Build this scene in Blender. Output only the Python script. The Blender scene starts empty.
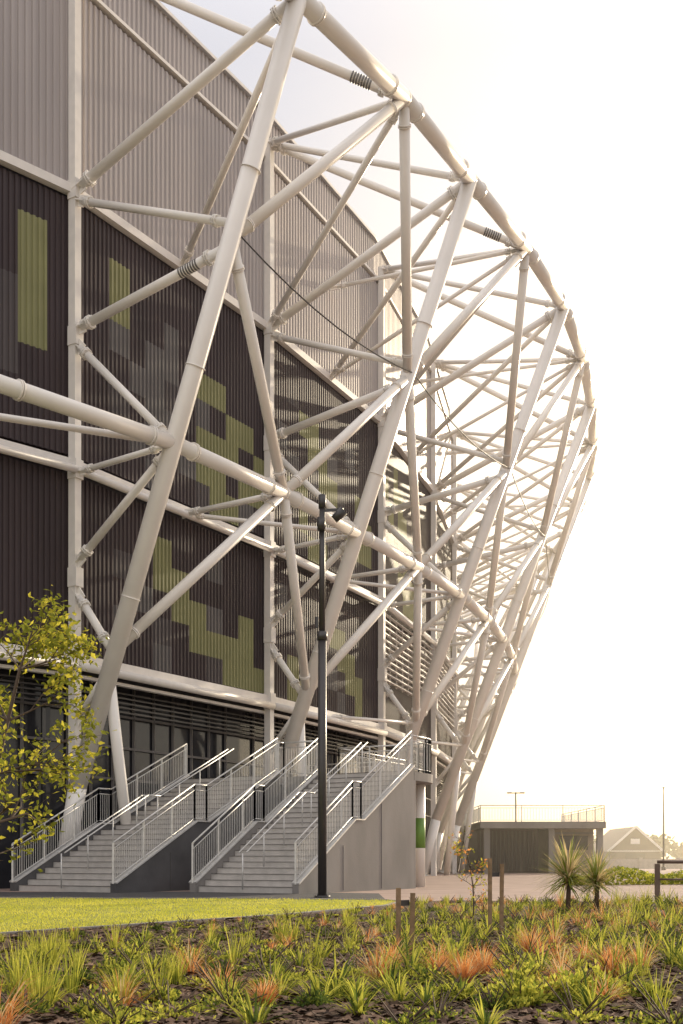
import bpy, math, random
import numpy as np
from mathutils import Vector, noise
random.seed(7); rng=np.random.default_rng(7)
S=bpy.context.scene
COL=S.collection
F=1138.0; H=0.9; HY=860.0

# ------------------------------------------------------------------ helpers
def empty(name,loc=(0,0,0)):
    e=bpy.data.objects.new(name,None); e.location=loc; COL.objects.link(e); return e

class MB:
    def __init__(s): s.v=[]; s.f=[]; s.m=[]; s.s=[]
    def add(s,vs,fs,mi=0,sm=False):
        o=len(s.v); s.v.extend([tuple(p) for p in vs])
        for f in fs:
            s.f.append(tuple(o+i for i in f)); s.m.append(mi); s.s.append(sm)
    def box(s,x0,x1,y0,y1,z0,z1,mi=0,T=None):
        vs=[(x0,y0,z0),(x1,y0,z0),(x1,y1,z0),(x0,y1,z0),(x0,y0,z1),(x1,y0,z1),(x1,y1,z1),(x0,y1,z1)]
        if T: vs=[T(*p) for p in vs]
        s.add(vs,[(0,3,2,1),(4,5,6,7),(0,1,5,4),(1,2,6,5),(2,3,7,6),(3,0,4,7)],mi)
    def beam(s,a,b,w,h,mi=0,up=Vector((0,0,1))):
        a=Vector(a);b=Vector(b);d=(b-a).normalized()
        sd=d.cross(up)
        if sd.length<1e-4: sd=Vector((1,0,0))
        sd.normalize(); u=sd.cross(d).normalized()
        vs=[]
        for p in(a,b):
            for i,j in((-1,-1),(1,-1),(1,1),(-1,1)): vs.append(p+sd*(i*w/2)+u*(j*h/2))
        s.add(vs,[(0,3,2,1),(4,5,6,7),(0,1,5,4),(1,2,6,5),(2,3,7,6),(3,0,4,7)],mi)
    def tube(s,a,b,r,r2=None,n=14,mi=0,caps=True):
        a=Vector(a);b=Vector(b); r2=r if r2 is None else r2
        d=(b-a)
        if d.length<1e-5: return
        d.normalize(); t=Vector((0,0,1)) if abs(d.z)<.9 else Vector((1,0,0))
        x=d.cross(t).normalized(); y=d.cross(x)
        o=len(s.v)
        for p,rr in((a,r),(b,r2)):
            for i in range(n):
                an=2*math.pi*i/n; s.v.append(tuple(p+x*(rr*math.cos(an))+y*(rr*math.sin(an))))
        for i in range(n):
            j=(i+1)%n; s.f.append((o+i,o+j,o+n+j,o+n+i)); s.m.append(mi); s.s.append(True)
        if caps:
            s.f.append(tuple(o+i for i in range(n))[::-1]); s.m.append(mi); s.s.append(False)
            s.f.append(tuple(o+n+i for i in range(n))); s.m.append(mi); s.s.append(False)
    def pipe(s,pts,r,n=16,mi=0):
        pts=[Vector(p) for p in pts]; o=len(s.v); k=len(pts)
        for q,p in enumerate(pts):
            d=(pts[min(q+1,k-1)]-pts[max(q-1,0)]).normalized()
            t=Vector((0,0,1)) if abs(d.z)<.95 else Vector((1,0,0))
            x=d.cross(t).normalized(); y=d.cross(x)
            for i in range(n):
                an=2*math.pi*i/n; s.v.append(tuple(p+x*(r*math.cos(an))+y*(r*math.sin(an))))
        for q in range(k-1):
            for i in range(n):
                j=(i+1)%n; s.f.append((o+q*n+i,o+q*n+j,o+(q+1)*n+j,o+(q+1)*n+i)); s.m.append(mi); s.s.append(True)
    def build(s,name,mats,parent=None):
        me=bpy.data.meshes.new(name); me.from_pydata(s.v,[],s.f)
        for m in mats: me.materials.append(m)
        me.polygons.foreach_set("material_index",s.m)
        me.polygons.foreach_set("use_smooth",s.s)
        me.update(); ob=bpy.data.objects.new(name,me); COL.objects.link(ob)
        if parent: ob.parent=parent
        return ob

def mat(name,col,rough=.6,metal=0,var=.15,scale=3,bump=0,bscale=30,trans=0,col2=None,detail=3,spec=.5,streak=0):
    m=bpy.data.materials.new(name); m.use_nodes=True; nt=m.node_tree; N=nt.nodes; L=nt.links
    b=N['Principled BSDF']
    if trans:   # leaf: diffuse + translucent
        N.remove(b)
        tc=N.new('ShaderNodeTexCoord'); nz=N.new('ShaderNodeTexNoise'); nz.inputs['Scale'].default_value=scale; nz.inputs['Detail'].default_value=1
        L.new(tc.outputs['Object'],nz.inputs['Vector'])
        mc=N.new('ShaderNodeMix'); mc.data_type='RGBA'; mc.inputs['A'].default_value=(*col,1); mc.inputs['B'].default_value=(*(col2 or col),1)
        L.new(nz.outputs['Fac'],mc.inputs['Factor'])
        df=N.new('ShaderNodeBsdfDiffuse'); tr=N.new('ShaderNodeBsdfTranslucent')
        L.new(mc.outputs['Result'],df.inputs['Color']); L.new(mc.outputs['Result'],tr.inputs['Color'])
        mx=N.new('ShaderNodeMixShader'); mx.inputs['Fac'].default_value=trans
        L.new(df.outputs[0],mx.inputs[1]); L.new(tr.outputs[0],mx.inputs[2]); L.new(mx.outputs[0],N['Material Output'].inputs['Surface'])
        return m
    b.inputs['Roughness'].default_value=rough; b.inputs['Metallic'].default_value=metal
    b.inputs['Specular IOR Level'].default_value=spec
    tc=N.new('ShaderNodeTexCoord'); nz=N.new('ShaderNodeTexNoise'); nz.inputs['Scale'].default_value=scale; nz.inputs['Detail'].default_value=detail
    if streak:
        mp=N.new('ShaderNodeMapping'); mp.inputs['Scale'].default_value=(1,1,streak); L.new(tc.outputs['Object'],mp.inputs['Vector']); L.new(mp.outputs[0],nz.inputs['Vector'])
    else: L.new(tc.outputs['Object'],nz.inputs['Vector'])
    rp=N.new('ShaderNodeValToRGB'); rp.color_ramp.elements[0].position=.3; rp.color_ramp.elements[1].position=.7
    c1=[c*(1-var) for c in col]; c2=[min(1,c*(1+var)) for c in col] if col2 is None else list(col2)
    rp.color_ramp.elements[0].color=(*c1,1); rp.color_ramp.elements[1].color=(*c2,1)
    L.new(nz.outputs['Fac'],rp.inputs['Fac']); L.new(rp.outputs['Color'],b.inputs['Base Color'])
    if bump:
        n2=N.new('ShaderNodeTexNoise'); n2.inputs['Scale'].default_value=bscale; n2.inputs['Detail'].default_value=5
        L.new(tc.outputs['Object'],n2.inputs['Vector'])
        bp=N.new('ShaderNodeBump'); bp.inputs['Strength'].default_value=bump; bp.inputs['Distance'].default_value=.03
        L.new(n2.outputs['Fac'],bp.inputs['Height']); L.new(bp.outputs['Normal'],b.inputs['Normal'])
    return m

M={}
M['white']=mat('white_steel_paint',(.86,.825,.78),.30,var=.035,scale=1.2)
M['trim']=mat('white_flashing',(.78,.745,.71),.5,var=.05)
M['dark']=mat('charcoal_cladding',(.052,.037,.040),.5,var=.18,scale=.9,spec=.35,streak=.15)
M['grey']=mat('grey_cladding',(.125,.115,.115),.5,var=.1,scale=.6,spec=.35)
M['grey2']=mat('mid_grey_cladding',(.085,.072,.074),.5,var=.1,scale=.6,spec=.35)
M['green']=mat('olive_cladding',(.24,.24,.115),.5,var=.1,scale=.6,spec=.35)
M['upper']=mat('pale_metal_cladding',(.40,.36,.35),.42,metal=.1,var=.10,scale=.8,streak=.15)
M['glass']=mat('dark_glass',(.03,.03,.035),.08,var=.1)
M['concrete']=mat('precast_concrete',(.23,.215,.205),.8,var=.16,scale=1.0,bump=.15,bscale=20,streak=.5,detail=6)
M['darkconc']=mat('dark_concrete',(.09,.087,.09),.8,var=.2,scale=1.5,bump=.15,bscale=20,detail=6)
M['step']=mat('stair_concrete',(.48,.455,.43),.8,var=.1,scale=4,bump=.1)
M['galv']=mat('galvanised_steel',(.62,.61,.59),.4,metal=.3,var=.1,scale=8)
M['black']=mat('dark_grey_powdercoat',(.05,.045,.045),.4,var=.1)
M['mesh']=mat('grey_sleeve',(.16,.15,.145),.5,var=.1)
M['roof']=mat('roof_sheet',(.4,.4,.42),.5,var=.05)

# ------------------------------------------------------------------ plan of the stadium
dirs=[62,55,46,31,26.5,18,12,5,-1,-8,-15,-23,-31]       # bay headings, degrees from +Y
iA=3
W=[None]*(len(dirs)+1)
W[iA]=Vector((-8.6,36.0)); LB=10.75
for k in range(iA,len(dirs)):
    a=math.radians(dirs[k]); W[k+1]=W[k]+Vector((math.sin(a),math.cos(a)))*LB
for k in range(iA-1,-1,-1):
    a=math.radians(dirs[k]); W[k]=W[k+1]-Vector((math.sin(a),math.cos(a)))*LB
NB=len(dirs); NC=NB+1
def nrm(deg): a=math.radians(deg); return Vector((math.cos(a),-math.sin(a)))
nv=[]
for k in range(NC):
    if k==iA: d=30.5
    elif k==0: d=dirs[0]
    elif k==NC-1: d=dirs[-1]
    else: d=(dirs[k-1]+dirs[k])/2
    nv.append(nrm(d))
zT=[24.0+.15*k for k in range(NC)]
for k,z in zip(range(iA,NC),[24.9,25.4,25.9,26.0,25.9,25.8,25.8,25.8,25.8,25.8,25.8]): zT[k]=z
def off(z): return max(-.4,(z-2.3)*.3815)
def P(k,o,z): p=W[k]+nv[k]*o; return Vector((p.x,p.y,z))
def CP(k,z): return P(k,off(z),z)
Mz=13.3
Mn=[CP(k,Mz) for k in range(NC)]; Tn=[P(k,off(zT[k])-.03,zT[k]) for k in range(NC)]
def cr(p0,p1,p2,p3,t):
    return .5*((2*p1)+(p2-p0)*t+(2*p0-5*p1+4*p2-p3)*t*t+(3*p1-p0-3*p2+p3)*t**3)
def ring(nodes):
    # straight tubes from node to node (column nodes and mid-bay nodes)
    mids=[];n=len(nodes)
    for i in range(n-1):
        mids.append(cr(nodes[max(i-1,0)],nodes[i],nodes[i+1],nodes[min(i+2,n-1)],.5))
    out=[]
    for i in range(n-1):
        out+= [nodes[i],mids[i]]
    out.append(nodes[-1]); return out
Mr=ring(Mn); Tr=ring(Tn)
Mm=[Mr[i*2+1] for i in range(NB)]; Tm=[Tr[i*2+1] for i in range(NB)]
Wm=[(W[i]+W[i+1])/2 for i in range(NB)]

stadium=empty('stadium')
fr=MB()
for rr,rad in((Mr,.23),(Tr,.255)):
    for a,b in zip(rr[:-1],rr[1:]):
        d=(b-a).normalized(); fr.tube(a-d*.06,b+d*.06,rad,n=20)
        for q in((b-a).length-.85,.85):
            c=a+d*q
            for e in(-.05,.02): fr.tube(c+d*e,c+d*(e+.03),rad+.05,n=20)
def gusset(p,d,r):
    d=Vector(d).normalized(); fr.beam(p-d*.05,p+d*.42,.05,r*2.9)
    fr.beam(p-d*.05,p+d*.42,r*2.2,.04)
def strut(a,b,r,fl=True,n=12):
    a=Vector(a);b=Vector(b);d=(b-a).normalized(); r*=.86
    fr.tube(a+d*.3,b,r,n=n); gusset(a,d,r)
    L=(b-a).length
    if fl:
        for q in(.62,L-.75):
            c=a+d*q
            fr.tube(c-d*.06,c-d*.012,r*1.45,n=n); fr.tube(c+d*.012,c+d*.06,r*1.45,n=n)
            t=Vector((0,0,1)) if abs(d.z)<.9 else Vector((1,0,0))
            x=d.cross(t).normalized(); y=d.cross(x)
            for g in range(8):
                an=g*math.pi/4
                cc=c+x*(r*1.27*math.cos(an))+y*(r*1.27*math.sin(an))
                fr.tube(cc-d*.1,cc+d*.1,.022,n=5)
def damper(a,b,r):
    a=Vector(a);b=Vector(b);d=(b-a).normalized()
    for q in range(8):
        c=b-d*(1.15+q*.09); fr.tube(c-d*.025,c+d*.025,r*1.12,n=14,mi=1)
for k in range(NC):
    fr.tube(P(k,-.4,0),CP(k,3.2),.29,n=20)
    fr.tube(CP(k,3.2),Tn[k],.29,.265,n=20)
    fr.tube(P(k,-.4,0),P(k,-.38,.08),.5,n=20)
    ax=(Tn[k]-CP(k,3.2)).normalized()
    for z in(8.9,15.4,20.6):
        c=CP(k,z); fr.tube(c-ax*.015,c+ax*.015,.30,n=20)
    w=.25
    strut(P(k,w,22.0),Tn[k],.19)
    strut(P(k,w,21.7),CP(k,19.2),.14)
    strut(P(k,w,17.6),CP(k,18.6),.17)
    strut(P(k,w,17.2),Mn[k],.15)
    strut(P(k,w,13.1),Mn[k],.11)
    strut(P(k,w,10.2),Mn[k],.15)
    strut(P(k,w,9.4),CP(k,7.2),.15)
    strut(P(k,w,29.3),Tn[k],.14)
    c=CP(k,6.6)
    if k<NB:
        a=math.radians(dirs[k]); e=P(k,0.7,0); e.x+=math.sin(a)*2.2; e.y+=math.cos(a)*2.2; e.z=0
        fr.tube(c,e,.18)
    strut(P(k,w,5.2),CP(k,7.0),.13,fl=False)
for i in range(NB):
    lst=[(Mm[i],CP(i,7.4)),(Mm[i],CP(i+1,7.4)),(Mm[i],CP(i,18.8)),(Mm[i],CP(i+1,18.8)),(Tm[i],CP(i,18.8)),(Tm[i],CP(i+1,18.8))]
    if i<iA: lst=[]
    for (a,b) in lst:
        fr.tube(a,b,.175,n=16)
        d=(b-a).normalized()
        for c in (a+d*.75,b-d*.8):
            fr.tube(c-d*.045,c-d*.01,.215,n=14); fr.tube(c+d*.01,c+d*.045,.215,n=14)
    wm=Wm[i]; n2=nrm(dirs[i]); q=lambda z,o=.25:Vector((wm.x+n2.x*o,wm.y+n2.y*o,z))
    if i>=iA:
        strut(q(13.2),Mm[i],.12); strut(q(13.2),Mn[i+1],.10)
        strut(P(i,.25,29.3),Tm[i],.17); strut(P(i+1,.25,29.3),Tm[i],.13)
        if i<iA+2: damper(P(i,.25,29.3),Tm[i],.15)
        if i==iA: damper(P(i,.25,17.6),CP(i,18.6),.14)
        strut(P(i+1,.25,22.1),Tm[i],.14); strut(q(22.1),Tn[i],.14)
        if i>iA: strut(q(22.1),Tm[i],.10); strut(q(7.2),CP(i+1,7.4),.09); strut(q(26.0),Tm[i],.10)
    if i==iA-1: strut(P(i,.25,13.1),Mn[i+1],.12)
fr.build('steel_frame',[M['white'],M['mesh']],stadium)
cb=MB()
for k in range(iA,iA+5):
    a=CP(k,18.9)+Vector((nv[k].x,nv[k].y,0))*.2; b=CP(k+1,18.9)+Vector((nv[k+1].x,nv[k+1].y,0))*.2
    cb.pipe([a+(b-a)*t-Vector((0,0,.5*4*t*(1-t))) for t in np.linspace(0,1,9)],.025,n=6)
cb.build('stay_cable',[M['black']],stadium)

# --- cladding
pat={
 (iA,'u'):["............","..g.........","..g..s......","..s.ss.gg...","...sst.s.gg.","..t.ss.ggg.g","...st.sgg.gg","....s..tggs."],
 (iA,'l'):["...........","....g..s...","..t.gg.....","...s.ggs.g.","..s.t.gggg.","....s..tggg"],
 (iA-1,'u'):["............","..........g.",".......s..g.",".......s.tg.",".........tg.",".........t..","......s.....","............"],
 (iA-1,'l'):["............","............","............","....s.......","............","............"],
 (iA+1,'u'):["............","..t.........","...gg...s...",".s..ggs.....","..s.sggt.g..","..gg..gs.gg.","...g.ss.ggg.","....gg..s..."],
 (iA+1,'l'):["............",".s..........","..ss..gg....","...t.s.gg...","..g..ss.gg..","..gg...s.g.."],
}
def getpat(i,key,rows):
    if (i,key) in pat: return pat[(i,key)]
    r=random.Random(i*13+len(key)+ord(key)); out=[['.']*12 for _ in range(rows)]
    for q in range(3):
        c=r.randrange(0,9); col=r.choice('gsgt')
        for row in range(r.randrange(0,3),rows):
            for e in range(r.choice((1,1,2))):
                if 0<=c+e<12: out[row][c+e]=col
            if r.random()<.6: c+=1
    return [''.join(x) for x in out]
code={'.':0,'s':1,'g':2,'t':3}
def clad(mb,i,z0,z1,rows,pt,proud=0.0,pitch=.2,dep=.05,mi=None):
    a=W[i];b=W[i+1];L=(b-a).length;d=(b-a)/L;n=nrm(dirs[i])
    nr=int(round(L/pitch)); pitch=L/nr
    prof=[]
    for r in range(nr):
        s0=r*pitch
        prof+= [(s0,0),(s0+.38*pitch,0),(s0+.5*pitch,dep),(s0+.88*pitch,dep)]
    prof.append((L,0))
    rh=(z1-z0)/rows
    cols=len(pt[0]) if pt else 1
    for rr in range(rows):
        zt=z1-rr*rh; zb=zt-rh
        o=len(mb.v)
        for z in(zb,zt):
            for s,h in prof:
                p=a+d*s+n*(h+proud); mb.v.append((p.x,p.y,z))
        k=len(prof)
        for j in range(k-1):
            sm=(prof[j][0]+prof[j+1][0])/2; rib=int(sm/pitch)*pitch
            m=mi if mi is not None else code[pt[min(rr,len(pt)-1)][min(cols-1,int(rib/L*cols))]]
            mb.f.append((o+j,o+j+1,o+k+j+1,o+k+j)); mb.m.append(m); mb.s.append(False)
cl=MB(); up=MB(); tr=MB(); bk=MB()
for i in range(NB):
    clad(cl,i,13.7,21.8,8,getpat(i,'u',8))
    if i in (iA+2,iA+3,iA+4):
        clad(cl,i,7.5,9.6,2,['............']*2)
        a=W[i];b=W[i+1];n=nrm(dirs[i]);d=(b-a).normalized()
        z=9.7
        while z<13.0:
            tr.beam((*(a+n*.15),z),(*(b+n*.15),z),.16,.05); z+=.32
        for s in np.arange(.9,LB,1.2): 
            p=a+d*s+n*.05; tr.beam((*p,9.6),(*p,13.1),.07,.07)
    else: clad(cl,i,7.5,13.1,6,getpat(i,'l',6))
    clad(up,i,22.3,28.6,1,None,mi=0,proud=.02,pitch=.24)
    clad(up,i,29.0,30.9,1,None,mi=0,proud=-.25,pitch=.24)
    a=W[i];b=W[i+1];n=nrm(dirs[i]);d=(b-a).normalized()
    def quad(o,z0,z1,mi): 
        p=a+n*o;q=b+n*o; bk.add([(p.x,p.y,z0),(q.x,q.y,z0),(q.x,q.y,z1),(p.x,p.y,z1)],[(0,1,2,3)],mi)
    quad(-.3,7,30.9,0); quad(-1.2,0,7.0,1)
    def hb(z,o,w,h,mi=0): 
        p=a+n*o;q=b+n*o; tr.beam((p.x,p.y,z),(q.x,q.y,z),w,h,mi)
    hb(22.05,.1,.26,.28); hb(13.4,.1,.2,.3); hb(7.25,.1,.4,.32); hb(28.8,.0,.3,.12); hb(30.95,-.25,.3,.12); hb(6.75,.02,.2,.1)
    tr.tube((*(a+n*.42),13.15),(*(b+n*.42),13.15),.12,n=12)
    tr.tube((*(a+n*.42),7.0),(*(b+n*.42),7.0),.14,n=12)
    for s in np.arange(1.08,LB-.5,1.08):
        p=a+d*s-n*1.15; bk.beam((*p,0),(*p,6.9),.09,.12,2)
    for z in (3.7,4.8,5.9): 
        p=a-n*1.13;q=b-n*1.13; bk.beam((*p,z),(*q,z),.08,.08,2)
    p=a-n*.6;q=b-n*.6
    for z in np.arange(5.95,6.75,.16): bk.beam((p.x,p.y,z),(q.x,q.y,z),.1,.05,3)
    p0=a+n*0;p1=b+n*0;p2=b-n*1.2;p3=a-n*1.2
    bk.add([(p0.x,p0.y,7.02),(p1.x,p1.y,7.02),(p2.x,p2.y,7.02),(p3.x,p3.y,7.02)],[(0,1,2,3)],3)
for k in range(NC):
    p=W[k]+nv[k]*.22
    tr.beam((*p,0),(*p,29.4),.28,.28,0,up=Vector((nv[k].x,nv[k].y,0)))
    for z in(22,17.4,13.2,9.8,7.2):
        tr.beam((*(W[k]+nv[k]*.25),z-.3),(*(W[k]+nv[k]*.25),z+.3),.34,.36,0,up=Vector((nv[k].x,nv[k].y,0)))
cl.build('pixel_cladding',[M['dark'],M['grey'],M['green'],M['grey2']],stadium)
up.build('upper_cladding',[M['upper']],stadium)
tr.build('wall_columns_and_trim',[M['trim']],stadium)
bk.build('recessed_ground_floor',[M['dark'],M['glass'],M['grey'],M['black']],stadium)
rf=MB()
ctr=(W[0]+W[-1])/2+Vector((-25,0))
for i in range(NB):
    a=W[i]-nv[i]*.1; b=W[i+1]-nv[i+1]*.1
    rf.add([(a.x,a.y,30.85),(b.x,b.y,30.85),(ctr.x,ctr.y,30.9)],[(0,1,2)])
rf.build('roof',[M['roof']],stadium)

# ------------------------------------------------------------------ stairs  (d along wall, n outward)
def D(d,n,z): return (d*.5+n*.866, d*.866-n*.5, z)
ZL=3.7
def balustrade(mb,pts,h=1.12,sp=.10,hand=True):
    pts=[Vector(p) for p in pts]
    for a,b in zip(pts[:-1],pts[1:]):
        L=(b-a).length; u=Vector((0,0,1)); n=max(1,int(round(L/sp)))
        mb.tube(a+u*h,b+u*h,.026,n=8); mb.tube(a+u*.1,b+u*.1,.016,n=6)
        if hand: mb.tube(a+u*(h-.17),b+u*(h-.17),.018,n=6)
        for i in range(n+1):
            p=a+(b-a)*(i/n); 
            if i%14==0: mb.beam(p,p+u*h,.05,.05,up=Vector((1,0,0)))
            else: mb.tube(p+u*.1,p+u*(h-.17 if hand else h),.010,n=4,caps=False)
        mb.beam(b,b+u*h,.05,.05,up=Vector((1,0,0)))
def flight(name,d0,d1,n0,n1,steps,sidemat,mid=True,landing=None):
    root=empty(name)
    st=MB(); run=(d1-d0)
    prof=[(d0,0)]
    ld,ll=landing
    tr_=(run-ll)/steps; rs=ZL/steps; d=d0; z=0
    for i in range(steps):
        prof.append((d,z+rs)); z+=rs; 
        t=tr_+(ll if i==ld else 0); d+=t; prof.append((d,z))
    for j in range(len(prof)-1):
        (a,za),(b,zb)=prof[j],prof[j+1]
        st.add([D(a,n0,za),D(b,n0,zb),D(b,n1,zb),D(a,n1,za)],[(0,1,2,3)],0)
        if zb>za: st.box(a-.02,a+.05,n0+.02,n1-.02,zb+.002,zb+.012,1,T=D)
    st.build('steps',[M['step'],M['black']],root)
    sw=MB()
    dl=d0+tr_*(ld+1); zl=rs*(ld+1)
    key=[(d0-.15,.25),(dl-tr_,zl+.2),(dl+ll-tr_*0.3,zl+.2),(d1,ZL+.16)]
    for nn,w in((n0,-.2),(n1,.2)):
        for (a,za),(b,zb) in zip(key[:-1],key[1:]):
            vs=[D(a,nn,0),D(b,nn,0),D(b,nn,zb),D(a,nn,za),D(a,nn+w,0),D(b,nn+w,0),D(b,nn+w,zb),D(a,nn+w,za)]
            sw.add(vs,[(0,1,2,3),(7,6,5,4),(3,2,6,7),(0,3,7,4),(1,5,6,2)],0)
        # coping, and shadow joints between precast panels on the outer face
        for (a,za),(b,zb) in zip(key[:-1],key[1:]):
            sw.beam(D(a,nn+w/2,za+.02),D(b,nn+w/2,zb+.02),.26,.04,1)
    for dd in (d0+2.2,d0+4.5):
        zz=ZL*(dd-d0)/run+.1
        sw.beam(D(dd,n1+.202,.05),D(dd,n1+.202,zz),.02,.012,2)
    sw.build('side_walls',[sidemat,M['galv'],M['black']],root)
    bl=MB()
    for nn in(n0-.1,n1+.1): balustrade(bl,[D(a,nn,z) for a,z in key])
    if mid:
        nm=(n0+n1)/2
        pts=[Vector(D(a,nm,z-.15)) for a,z in key]
        for off_ in(-.12,.12):
            q=[Vector(D(a,nm+off_,z-.15)) for a,z in key]
            for a,b in zip(q[:-1],q[1:]):
                bl.tube(a+Vector((0,0,1)),b+Vector((0,0,1)),.022,n=8)
        for a,b in zip(pts[:-1],pts[1:]):
            L=(b-a).length
            for i in range(int(L/1.2)+1):
                p=a+(b-a)*min(1,i*1.2/L); bl.tube(p,p+Vector((0,0,.98)),.022,n=6)
    bl.build('balustrade',[M['galv']],root)
    return root
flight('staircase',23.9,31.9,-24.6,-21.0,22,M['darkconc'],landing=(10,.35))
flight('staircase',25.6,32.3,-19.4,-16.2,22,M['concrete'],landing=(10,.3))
cc=empty('concourse')
DE=40.5
pl=MB()
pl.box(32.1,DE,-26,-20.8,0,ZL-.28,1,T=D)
pl.box(32.3,32.42,-20.8,-16.0,0,ZL-.28,0,T=D)
nose=[(31.92,-26),(31.92,-20.8),(32.32,-20.8),(32.32,-16.0)]
for t in range(0,10):
    nose.append((33.3+1.6*math.sin(math.radians(t*10)),-17.5+1.5*math.cos(math.radians(t*10))))
nose+=[(34.9,-20.3),(DE+.1,-20.3),(DE+.1,-26)]
k=len(nose)
pl.add([D(a,b,ZL) for a,b in nose]+[D(a,b,ZL-.28) for a,b in nose],
       [tuple(range(k)),tuple(range(2*k-1,k-1,-1))]+[(i,k+i,k+(i+1)%k,(i+1)%k) for i in range(k)],0)
pl.build('deck_and_plinth',[M['concrete'],M['darkconc']],cc)
bl=MB()
edge=[D(32.35,-16.1,ZL)]+[D(a*1.0,b-.08,ZL) for a,b in nose[4:14]]+[D(34.8,-20.2,ZL),D(DE,-20.4,ZL),D(DE,-25,ZL)]
balustrade(bl,edge,h=1.15)
balustrade(bl,[D(31.98,-20.9,ZL),D(32.3,-20.9,ZL),D(32.3,-19.6,ZL)],h=1.15)
bl.build('balustrade',[M['galv']],cc)
pc=MB(); p=D(34.3,-16.8,0); pc.tube(p,(p[0],p[1],ZL-.28),.2,n=20); pc.tube((p[0],p[1],1.3),(p[0],p[1],2.3),.206,n=20,mi=1)
pc.build('pillar',[M['white'],mat('green_sign',(.16,.30,.06),.5)],cc)

# ------------------------------------------------------------------ ground
gm=mat('paving',(.31,.22,.185),.85,var=.15,scale=.8,bump=.1,detail=6)
am=mat('asphalt',(.055,.053,.055),.9,var=.2,scale=5,bump=.3,bscale=80)
mulch=mat('bark_mulch',(.042,.023,.015),.95,var=.6,scale=14,bump=.9,bscale=45,col2=(.12,.068,.042))
lawnm=mat('lawn_soil',(.22,.24,.035),.9,var=.3,scale=2,bump=.5,bscale=60,col2=(.32,.33,.055))
def sheet(name,poly,z,m):
    b=MB(); b.add([(x,y,z) for x,y in poly],[tuple(range(len(poly)))]); return b.build(name,[m])
sheet('ground',[(-900,-300),(900,-300),(900,2500),(-900,2500)],-.05,mat('far_ground',(.14,.12,.09),.95,var=.25,scale=.05))
sheet('plaza_paving',[(-60,1),(60,1),(60,140),(-60,140)],0.0,gm)
sheet('asphalt_path',[(-30,24),(-1,24.6),(1.0,25.0),(1.0,30.6),(-2.5,32.5),(-9,31.9),(-30,36)],.004,am)
lawn=[(-22,25.6),(-9,26.0),(-2.0,25.4),(1.0,24.6),(1.25,23.8),(.85,21.6),(-.9,18.0),(-4.2,13.1),(-8,9),(-14,4)]
sheet('lawn',lawn,.03,lawnm)
kb=MB()
for (a,b) in zip(lawn[:-1],lawn[1:]): kb.beam((*a,.02),(*b,.02),.1,.06)
kb.build('lawn_edging',[M['concrete']])
bed=[(-14,2.2),(16,2.2),(16,19.5),(9,22.5),(4.5,23.8),(1.6,24.2),(.95,21.6),(-.8,18.0),(-4.1,13.0),(-7.9,8.9)]
def inpoly(x,y,poly):
    c=False;n=len(poly);j=n-1
    for i in range(n):
        xi,yi=poly[i];xj,yj=poly[j]
        if (yi>y)!=(yj>y) and x<(xj-xi)*(y-yi)/(yj-yi)+xi: c=not c
        j=i
    return c
def edge_dist(x,y):
    best=9
    for (a,b) in zip(lawn[4:-1],lawn[5:]):
        ax,ay=a;bx,by=b;t=max(0,min(1,((x-ax)*(bx-ax)+(y-ay)*(by-ay))/((bx-ax)**2+(by-ay)**2)))
        best=min(best,math.hypot(x-ax-t*(bx-ax),y-ay-t*(by-ay)))
    return best
def bz(x,y): return .03+.03*noise.noise(Vector((x*.6,y*.6,0)))+.03*noise.noise(Vector((x*3,y*3,2)))
tb=MB(); idx={}
st_=.16
xs=np.arange(-14,16.01,st_); ys=np.arange(2.2,24.4,st_)
for iy in range(len(ys)-1):
    for ix in range(len(xs)-1):
        if inpoly(xs[ix]+st_/2,ys[iy]+st_/2,bed):
            f=[]
            for a,b in((0,0),(1,0),(1,1),(0,1)):
                kx=(ix+a,iy+b)
                if kx not in idx:
                    idx[kx]=len(tb.v); tb.v.append((xs[kx[0]],ys[kx[1]],bz(xs[kx[0]],ys[kx[1]])))
                f.append(idx[kx])
            tb.f.append(tuple(f)); tb.m.append(0); tb.s.append(True)
tb.build('garden_bed',[mulch])
ch=MB()
for _ in range(20000):
    y=5+ (rng.random()**1.4)*13; x=(rng.random()-.5)*y*.75
    if not inpoly(x,y,bed): continue
    z=bz(x,y)+.01; a=rng.random()*6.28; l=.02+rng.random()*.035; w=.008+rng.random()*.012
    dx,dy=math.cos(a),math.sin(a); t=(rng.random()-.5)*.03
    ch.add([(x-dx*l-dy*w,y-dy*l+dx*w,z-t),(x-dx*l+dy*w,y-dy*l-dx*w,z-t+.006),(x+dx*l+dy*w,y+dy*l-dx*w,z+t+.012),(x+dx*l-dy*w,y+dy*l+dx*w,z+t)],[(0,1,2,3)],int(rng.random()*2))
ch.build('bark_chips',[mat('bark_a',(.08,.045,.028),.9),mat('bark_b',(.18,.11,.07),.9)])

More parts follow.
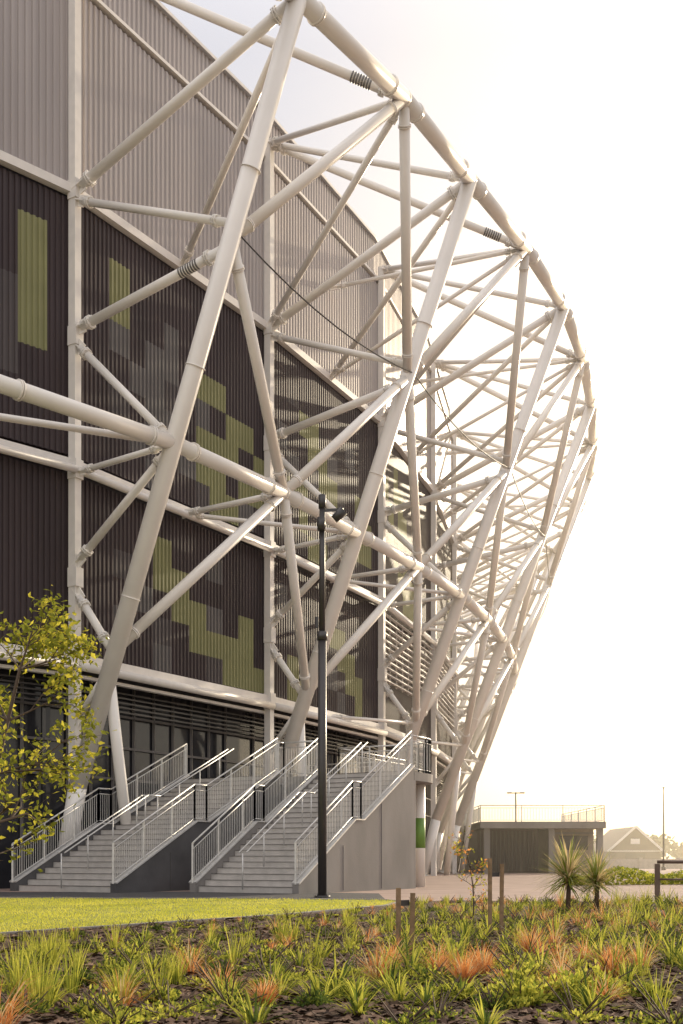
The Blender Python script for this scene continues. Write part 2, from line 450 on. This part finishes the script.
# ------------------------------------------------------------------ plants
def blade(mb,x,y,z,az,L,lean,w,mi,segs=4,curl=1.0):
    ca,sa=math.cos(az),math.sin(az); px,pz=0,0; ang=lean; vs=[]
    for i in range(segs+1):
        t=i/segs; ww=w*(1-t**2.2)*.5+.0006
        cx=x+ca*px; cy=y+sa*px
        vs.append((cx-sa*ww,cy+ca*ww,z+pz)); vs.append((cx+sa*ww,cy-ca*ww,z+pz))
        px+=math.sin(ang)*L/segs; pz+=math.cos(ang)*L/segs; ang+=curl*(.9/segs)*(1+t)
    mb.add(vs,[(2*i,2*i+1,2*i+3,2*i+2) for i in range(segs)],mi,True)
def tuft(mb,x,y,R,n,w,mis,spread=1.0,curl=1.0,z=None):
    z=bz(x,y)-.01 if z is None else z
    for _ in range(n):
        az=rng.random()*6.283; r=rng.random()*R*.16
        blade(mb,x+math.cos(az)*r,y+math.sin(az)*r,z,az+rng.normal()*.3,R*(.45+.6*rng.random()),(.05+.75*rng.random())*spread,w*(.7+.6*rng.random()),mis[int(rng.random()*len(mis))],curl=curl*(.4+1.2*rng.random()),segs=3)
def leafm(n,c,c2,t=.5): return mat(n,c,.55,var=.0,scale=6,trans=t,col2=c2)
g1=leafm('leaf_green',(.15,.20,.03),(.30,.33,.06)); g2=leafm('leaf_lime',(.46,.47,.06),(.64,.60,.12))
g3=leafm('leaf_deep',(.05,.085,.02),(.11,.15,.04)); o1=leafm('sedge_orange',(.66,.28,.09),(.8,.40,.14)); o2=leafm('sedge_red',(.42,.14,.06),(.58,.24,.09))
st1=leafm('straw',(.66,.5,.25),(.76,.62,.36))
strap=MB(); sedge=MB(); hebe=MB(); rush=MB()
def bush(mb,x,y,R,n,ls,mis,hs=.9):
    z0=bz(x,y)
    for _ in range(n):
        u=rng.normal(size=3); u/=np.linalg.norm(u); u[2]=abs(u[2]); r=R*(.35+.65*rng.random()**.6)
        bump=.7+.7*noise.noise(Vector((u[0]*2.5+x*3,u[1]*2.5+y*3,u[2]*2.5)))
        p=np.array([x,y,z0])+u*np.array([r,r,r*hs])*bump
        dirv=u*.7+rng.normal(size=3)*.45+np.array([0,0,.35]); dirv/=np.linalg.norm(dirv)
        sd=np.cross(dirv,rng.normal(size=3)); sd/=np.linalg.norm(sd)+1e-6
        l=ls*(.7+.6*rng.random()); w=l*.22
        mb.add([p-dirv*l*.5,p+sd*w,p+dirv*l*.5,p-sd*w],[(0,1,2,3)],mis[int(rng.random()*len(mis))])
    for _ in range(10):
        a=rng.random()*6.28; e=(x+math.cos(a)*R*.6,y+math.sin(a)*R*.6,z0+R*.6*rng.random()+.05)
        mb.tube((x,y,z0),e,.006,.003,n=4,mi=3,caps=False)
placed=[]
def ok(x,y,dm):
    for a,b,c in placed:
        if (a-x)**2+(b-y)**2<(.5*(dm+c))**2: return False
    placed.append((x,y,dm)); return True
cnt=0;tries=0
while cnt<980 and tries<16000:
    tries+=1
    y=5.8+(rng.random()**.8)*18; x=(rng.random()-.5)*y*.72
    if not inpoly(x,y,bed): continue
    ed=edge_dist(x,y)
    if ed<.4: continue
    right=max(0,min(1,(x+.5)/2.5)) if y>8 else .5
    dens=noise.noise(Vector((x*.55,y*.55,9)))
    if dens<.0 and rng.random()<.55*(1-right*.8): continue
    k=min(1.0,.42+.12*ed)*(.6+.6*rng.random()**1.5+.15*right)
    cl_=noise.noise(Vector((x*.35+5,y*.35,1)))
    u=rng.random(); sc=.34
    if u<.26:
        if not ok(x,y,sc): continue
        tuft(strap,x,y,.36*k,34 if y>10 else 60,.013,[0,1,1,2],spread=1.5)
    elif u<.26+.10+.3*max(0,cl_)+(.04 if x>0 else 0):
        if not ok(x,y,sc): continue
        tuft(sedge,x,y,.33*k,45 if y>10 else 120,.005,[0,0,1,2,2],spread=1.2,curl=1.2)
    elif u<.66:
        if not ok(x,y,sc): continue
        R=.22*k; bush(hebe,x,y,R,int(170 if y>10 else 600),.03+.01*rng.random(),[0,1,1,2] if rng.random()<.65 else [0,2,2],hs=.75)
    elif u<.93:
        if not ok(x,y,.42): continue
        bush(hebe,x,y,.36*k,230 if y>10 else 450,.033,[1,1,0] if rng.random()<.65 else [0,0,1,2],hs=.25)
    else:
        if not ok(x,y,sc): continue
        tuft(rush,x,y,.42*k,45,.006,[0,1,1],spread=.5,curl=.35)
    cnt+=1
for x,y,R in [(-1.75,6.6,.48),(-1.95,6.9,.46),(-2.2,6.6,.42),(-2.4,7.4,.42),(-1.15,7.9,.3),(-1.3,6.7,.3),(-.6,11.5,.38),(-2.35,9.2,.36)]:
    tuft(rush,x,y,R,110,.005,[0,1,1],spread=.5,curl=.4)
for x,y,R in [(1.35,6.9,.26),(1.05,6.7,.22),(1.62,7.2,.24),(1.2,7.5,.2)]:
    bush(hebe,x,y,R,1700,.04,[1,1,0])
for x,y,R in [(.85,7.9,.3),(.7,8.3,.27),(1.95,8.2,.3),(-.45,6.7,.22),(1.05,8.5,.3),(2.1,8.8,.28),(1.7,10.2,.34)]:
    tuft(sedge,x,y,R,240,.005,[0,0,1,2],spread=.8,curl=.9)
for x,y,R in [(-.45,7.7,.26),(-.7,7.2,.24),(.75,7.1,.26),(.1,7.2,.24),(.3,8.3,.27),(.5,6.7,.24)]:
    tuft(strap,x,y,R,90,.013,[0,1,1,2],spread=1.4)
strap.build('strappy_leaf_plants',[g1,g2,g3]); sedge.build('orange_sedge_plants',[o1,o2,st1])
br=mat('twig',(.09,.06,.04),.8)
hebe.build('low_shrubs',[g1,g2,g3,br]); rush.build('rush_plants',[g1,g2])
gl=MB()
n=0
while n<80000:
    y=11+(rng.random()**.9)*16; x=(rng.random()-.62)*y*.72; n+=1
    if not inpoly(x,y,lawn): continue
    a=rng.random()*3.14; w=.006; h=(.02+.022*rng.random())*(1+.5*noise.noise(Vector((x*.7,y*.7,4)))); lx,ly=(rng.random()-.5)*.04,(rng.random()-.5)*.04
    z=.028
    gl.v+=[(x-math.cos(a)*w,y-math.sin(a)*w,z),(x+math.cos(a)*w,y+math.sin(a)*w,z),(x+lx,y+ly,z+h)]
    k=len(gl.v); gl.f.append((k-3,k-2,k-1)); gl.m.append(0 if noise.noise(Vector((x*.9,y*.5,7)))+.5*(rng.random()-.5)>0 else 1); gl.s.append(False)
gl.build('lawn_grass',[leafm('grass_a',(.52,.53,.06),(.68,.66,.10)),leafm('grass_b',(.66,.63,.08),(.78,.73,.16))])

def cordyline(x,y,h,R,n):
    r=empty('cordyline_plant'); b=MB(); t=MB()
    t.tube((x,y,0),(x+.02,y,h),.045,.035,n=9); t.build('trunk',[br],r)
    for _ in range(n):
        az=rng.random()*6.283; zz=h*(.75+.3*rng.random())
        blade(b,x,y,zz,az,R*(.75+.4*rng.random()),.05+1.9*rng.random()**.8,.028,int(rng.random()*3),curl=.2+.35*rng.random())
    b.build('leaves',[g1,leafm('cord',(.26,.30,.1),(.38,.40,.16)),st1],r)
cordyline(3.7,18.6,.66,.7,280); cordyline(4.3,19.2,.56,.6,240)
wood=mat('timber_stake',(.24,.16,.09),.85,var=.3,scale=12,bump=.3)
def stake_pair(x,y,h,gap=.1):
    r=empty('tree_stakes'); b=MB()
    b.beam((x-gap/2,y,0),(x-gap/2,y,h),.042,.042,up=Vector((0,1,0))); b.beam((x+gap/2+.02,y+.1,0),(x+gap/2+.03,y+.1,h*.93),.042,.042,up=Vector((0,1,0)))
    b.beam((x-gap/2,y,h*.8),(x+gap/2,y+.1,h*.8),.004,.05,1)
    b.build('stakes',[wood,M['black']],r)
stake_pair(.54,9.8,.66); stake_pair(1.73,12.8,.92,gap=.12)

# ------------------------------------------------------------------ trees
def tree(name,x,y,h,crown,nleaf,leafs,ls,seed,tr0=.05,z=0,sp=.055,low=1):
    r=random.Random(seed); root=empty(name); b=MB(); lf=MB(); tips=[]
    def br_(p,d,L,rad,lev):
        q=p+d*L; b.tube(p,q,rad,rad*.65,n=7,caps=False)
        if lev>=2: tips.append((p+(q-p)*.6,lev)); tips.append((q,lev))
        if lev<4:
            for _ in range(3 if lev<3 else 2):
                nd=(d+Vector((r.uniform(-1,1),r.uniform(-1,1),r.uniform(-.5,.6)))*.85).normalized()
                br_(p+(q-p)*r.uniform(.55,1),nd,L*r.uniform(.6,.8),rad*.55,lev+1)
    p=Vector((x,y,z)); seg=h*.16; d=Vector((.03,0,1)).normalized(); rad=tr0
    for i in range(5):
        q=p+d*seg; b.tube(p,q,rad,rad*.85,n=9,caps=False)
        if i>=low:
            for _ in range(2+i//2):
                a=r.uniform(0,6.28); nd=Vector((math.cos(a),math.sin(a),r.uniform(.05,.8))).normalized()
                br_(q,nd,crown*.42*(1-.1*i),rad*.5,1)
        p=q; rad*=.85; d=(d+Vector((r.uniform(-.12,.12),r.uniform(-.12,.12),0))).normalized()
    br_(p,d,h*.12,rad*.7,1)
    for _ in range(nleaf):
        c,_l=r.choice(tips); c=c+Vector((r.gauss(0,1),r.gauss(0,1),r.gauss(0,1)))*crown*sp
        dv=Vector((r.gauss(0,1),r.gauss(0,1),r.gauss(-.3,.8))).normalized(); s=dv.cross(Vector((r.gauss(0,1),r.gauss(0,1),r.gauss(0,1)))).normalized()
        l=ls*r.uniform(.6,1.2); up_=dv.cross(s)*l*.06
        lf.add([c-dv*l*.5,c-dv*l*.1+s*l*.27+up_,c+dv*l*.5,c-dv*l*.1-s*l*.27+up_],[(0,1,2,3)],r.randrange(len(leafs)))
    b.build('branches',[br],root); lf.build('leaves',leafs,root); return root
y1=leafm('leaf_yellow',(.55,.50,.05),(.7,.62,.1),.5); y2=leafm('leaf_olive',(.17,.19,.03),(.30,.31,.05),.5)
tree('young_tree',-4.3,13.6,4.1,1.8,2900,[y1,y2,y2],.10,5,tr0=.045,low=0,sp=.045)
tree('young_tree',1.5,13.0,1.25,.36,260,[y2,o1,y1],.045,9,tr0=.012)

# ------------------------------------------------------------------ street lamp
lp=empty('street_lamp'); b=MB(); x,y=-.46,27.2
b.tube((x,y,0),(x,y,.05),.19,n=16); b.tube((x,y,0),(x,y,6.2),.105,.1,n=20); b.tube((x,y,6.15),(x,y,6.35),.125,n=20); b.tube((x,y,6.3),(x,y,9.45),.072,.068,n=16)
b.tube((x,y,9.3),(x,y,9.62),.09,n=16); b.beam((x,y,9.25),(x+.5,y-.1,9.25),.05,.06)
b.tube((x+.28,y-.06,9.02),(x+.52,y-.12,9.22),.1,.12,n=14); b.tube((x-.02,y-.1,8.75),(x-.02,y-.1,9.05),.1,n=14)
b.box(x-.16,x-.09,y-.06,y+.06,6.45,6.7)
for an in range(4):
    a=an*1.57+.78; b.tube((x+.15*math.cos(a),y+.15*math.sin(a),.04),(x+.15*math.cos(a),y+.15*math.sin(a),.1),.015,n=6)
b.build('pole_and_heads',[M['black']],lp)

# ------------------------------------------------------------------ background buildings
dk=empty('pavilion'); b=MB()
b.box(9.4,17.9,77,92,3.05,3.5,0); b.box(9.6,13.9,80.4,90,0,3.05,1); b.box(14.9,17.6,79.5,90,0,3.05,2)
for xx in(9.9,14.3,17.6): b.beam((xx,77.6,0),(xx,77.6,3.05),.4,.4,0,up=Vector((0,1,0)))
for xx in np.arange(9.8,13.9,.28): b.box(xx,xx+.06,80.32,80.4,.1,2.95,3)
b.box(15.2,17.2,79.42,79.5,1.6,2.6,3); b.box(14.9,17.6,79.44,79.5,2.7,2.85,0)
b.build('structure',[M['concrete'],M['dark'],mat('warm_cladding',(.3,.24,.19),.6),M['black']],dk)
b=MB(); balustrade(b,[(9.4,92,3.5),(9.4,77.1,3.5),(17.8,77.1,3.5),(17.8,92,3.5)],h=1.1,sp=.2); b.build('balustrade',[M['galv']],dk)
tl=empty('twin_lamp'); b=MB(); b.tube((12.1,79,3.5),(12.1,79,5.6),.05,n=8); b.beam((11.6,79,5.55),(12.6,79,5.55),.06,.06); b.box(11.5,11.8,78.9,79.1,5.52,5.6); b.box(12.4,12.7,78.9,79.1,5.52,5.6); b.build('lamp_parts',[M['black']],tl)
hs=empty('gabled_house'); b=MB(); x0,x1,y0,y1_=35,42.4,150,164; zr,ze=5.3,2.0; xm=(x0+x1)/2
b.add([(x0+.4,y0,0),(x1-.4,y0,0),(x1-.4,y0,ze+.3),(xm,y0,zr-.25),(x0+.4,y0,ze+.3)],[(0,1,2,3,4)],0)
b.add([(x0,y0-.4,ze),(xm,y0-.4,zr),(xm,y1_,zr),(x0,y1_,ze)],[(0,1,2,3)],1); b.add([(x1,y0-.4,ze),(xm,y0-.4,zr),(xm,y1_,zr),(x1,y1_,ze)],[(3,2,1,0)],1)
b.add([(x0+.4,y0,0),(x0+.4,y1_,0),(x0+.4,y1_,ze+.3),(x0+.4,y0,ze+.3)],[(0,1,2,3)],0)
b.beam((x0,y0-.42,ze),(xm,y0-.42,zr),.1,.28,2); b.beam((xm,y0-.42,zr),(x1,y0-.42,ze),.1,.28,2)
b.box(x0+.4,x1-.4,y0-.1,y0-.02,2.0,2.15,2); b.box(xm-1.3,xm+1.3,y0-.1,y0-.02,.0,1.8,3)
b.box(xm-.6,xm+.6,y0-.1,y0-.02,3.0,3.7,2)
b.build('house_parts',[mat('house_wall',(.08,.055,.045),.7),mat('house_roof',(.14,.11,.10),.7),M['trim'],M['glass']],hs)
fp=empty('flagpole'); b=MB(); b.tube((28.3,100,0),(28.3,100,7.2),.09,.05,n=10); b.tube((28.3,100,0),(28.3,100,.3),.2,n=10); b.tube((28.3,100,7.2),(28.3,100,7.32),.1,n=10); b.build('pole',[M['black']],fp)
lw=empty('boundary_wall'); b=MB(); b.box(19,90,118,118.3,0,1.0,0); 
for xx in np.arange(19,90,4): b.box(xx-.2,xx+.2,117.9,118.4,0,1.15,0)
b.build('wall_panels',[mat('render_wall',(.4,.36,.32),.8)],lw)
dt=MB(); r=random.Random(4)
for _ in range(80):
    x=r.uniform(20,150); y=r.uniform(190,300); R=r.uniform(2,4.2)
    dt.tube((x,y,0),(x,y,R),.3,n=5,mi=1)
    for q in range(160):
        u=Vector((r.gauss(0,1),r.gauss(0,1),r.gauss(0,1))).normalized()*R*r.uniform(.5,1.05); c=Vector((x,y,R*1.05))+Vector((u.x,u.y,u.z*.75))
        dv=Vector((r.gauss(0,1),r.gauss(0,1),r.gauss(0,1))).normalized()*.7; s=dv.cross(Vector((r.gauss(0,1),r.gauss(0,1),1))).normalized()*.5
        dt.add([c-dv,c+s,c+dv,c-s],[(0,1,2,3)],0)
dt.build('distant_trees',[leafm('far_leaf',(.06,.08,.03),(.1,.11,.04),.3),br])
hd=MB()
for _ in range(9000):
    x=r.uniform(8,26); y=40+r.uniform(0,1.4)+ (x-8)*.35; z=r.uniform(0,.5)*(1+.3*math.sin(x*2))
    dv=Vector((r.gauss(0,1),r.gauss(0,1),r.gauss(0,1))).normalized()*.07; s=dv.cross(Vector((r.gauss(0,1),r.gauss(0,1),1))).normalized()*.04
    c=Vector((x,y,z)); hd.add([c-dv,c+s,c+dv,c-s],[(0,1,2,3)],r.randrange(2))
hd.build('hedge',[g1,g2])
hr=empty('handrail'); b=MB()
pp=[(6.55,23.6),(7.3,23.2),(8.1,22.9),(9.2,22.6)]
for x,y in pp: b.beam((x,y,0),(x,y,.82),.06,.1,0,up=Vector((1,0,0))); b.tube((x,y,0),(x,y,.03),.1,n=8)
for (a,c) in zip(pp[:-1],pp[1:]): b.tube((*a,.86),(*c,.86),.035,n=8); b.tube((*a,.5),(*c,.5),.02,n=8)
b.build('posts_and_rails',[mat('bronze_metal',(.12,.08,.06),.5)],hr)

# ------------------------------------------------------------------ haze in the air beyond the stairs
hz=MB(); hz.box(-45,90,50,170,.1,42); ho=hz.build('haze',[])
hm=bpy.data.materials.new('haze_air'); hm.use_nodes=True; N=hm.node_tree.nodes; N.clear()
vo=N.new('ShaderNodeOutputMaterial'); vs=N.new('ShaderNodeVolumeScatter'); vs.inputs['Density'].default_value=.0030; vs.inputs['Anisotropy'].default_value=.75; vs.inputs['Color'].default_value=(1,.91,.76,1)
hm.node_tree.links.new(vs.outputs[0],vo.inputs['Volume']); ho.data.materials.append(hm)

# ------------------------------------------------------------------ light
AZ,EL=math.radians(35),math.radians(18)
sv=Vector((math.sin(AZ)*math.cos(EL),math.cos(AZ)*math.cos(EL),math.sin(EL)))
sl=bpy.data.lights.new('sun','SUN'); sl.energy=5.0; sl.angle=math.radians(.6); sl.color=(1,.83,.58)
so=bpy.data.objects.new('sun',sl); COL.objects.link(so); so.rotation_euler=sv.to_track_quat('Z','Y').to_euler()
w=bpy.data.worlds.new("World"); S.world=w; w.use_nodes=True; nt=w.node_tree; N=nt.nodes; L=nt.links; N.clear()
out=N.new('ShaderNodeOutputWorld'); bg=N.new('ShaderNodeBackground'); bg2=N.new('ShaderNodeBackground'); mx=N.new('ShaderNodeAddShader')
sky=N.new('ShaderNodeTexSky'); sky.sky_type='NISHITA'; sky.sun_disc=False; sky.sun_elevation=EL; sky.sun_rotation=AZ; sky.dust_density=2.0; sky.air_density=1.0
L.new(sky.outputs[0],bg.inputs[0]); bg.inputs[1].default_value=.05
tc=N.new('ShaderNodeTexCoord'); sp=N.new('ShaderNodeSeparateXYZ'); L.new(tc.outputs['Generated'],sp.inputs[0])
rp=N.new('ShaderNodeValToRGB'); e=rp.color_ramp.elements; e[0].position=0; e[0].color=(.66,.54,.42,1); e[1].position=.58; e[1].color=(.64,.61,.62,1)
for ps,c in((.22,(.60,.54,.48,1)),(.4,(.56,.53,.52,1)),(.75,(1.2,1.13,1.1,1))):  # last stop: zenith above the view, brightened to lift ambient light
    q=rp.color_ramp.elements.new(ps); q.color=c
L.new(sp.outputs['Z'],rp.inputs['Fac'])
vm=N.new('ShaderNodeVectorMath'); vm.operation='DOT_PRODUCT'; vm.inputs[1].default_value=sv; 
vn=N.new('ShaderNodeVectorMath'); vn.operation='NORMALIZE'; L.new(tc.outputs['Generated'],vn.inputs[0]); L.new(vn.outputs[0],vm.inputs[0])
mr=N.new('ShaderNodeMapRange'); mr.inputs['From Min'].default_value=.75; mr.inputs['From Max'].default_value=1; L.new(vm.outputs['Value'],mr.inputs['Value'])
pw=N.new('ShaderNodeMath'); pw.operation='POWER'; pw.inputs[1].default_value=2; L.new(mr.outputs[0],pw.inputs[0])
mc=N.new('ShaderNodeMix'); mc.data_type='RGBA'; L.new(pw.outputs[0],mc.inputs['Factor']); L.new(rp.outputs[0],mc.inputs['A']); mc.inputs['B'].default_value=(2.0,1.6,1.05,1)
mb_=N.new('ShaderNodeMapRange'); mb_.inputs['From Min'].default_value=-.1; mb_.inputs['From Max'].default_value=-1; mb_.inputs['To Min'].default_value=1; mb_.inputs['To Max'].default_value=1.9  # added fill: unseen sky opposite the sun made brighter than haze would be
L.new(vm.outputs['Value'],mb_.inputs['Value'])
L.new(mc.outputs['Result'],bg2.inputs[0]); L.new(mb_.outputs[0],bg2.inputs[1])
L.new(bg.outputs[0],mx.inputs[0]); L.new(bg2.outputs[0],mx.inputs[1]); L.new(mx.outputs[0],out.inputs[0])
S.view_settings.view_transform='Standard'; S.view_settings.look='None'; S.view_settings.exposure=0

# ------------------------------------------------------------------ camera
cd=bpy.data.cameras.new('camera'); cam=bpy.data.objects.new('camera',cd); COL.objects.link(cam)
cam.location=(0,0,H); cam.rotation_euler=(math.pi/2,0,0)
cd.sensor_fit='VERTICAL'; cd.sensor_height=36; cd.lens=F/1024*36; cd.shift_y=(HY-512)/1024; cd.clip_start=.1; cd.clip_end=5000
S.camera=cam
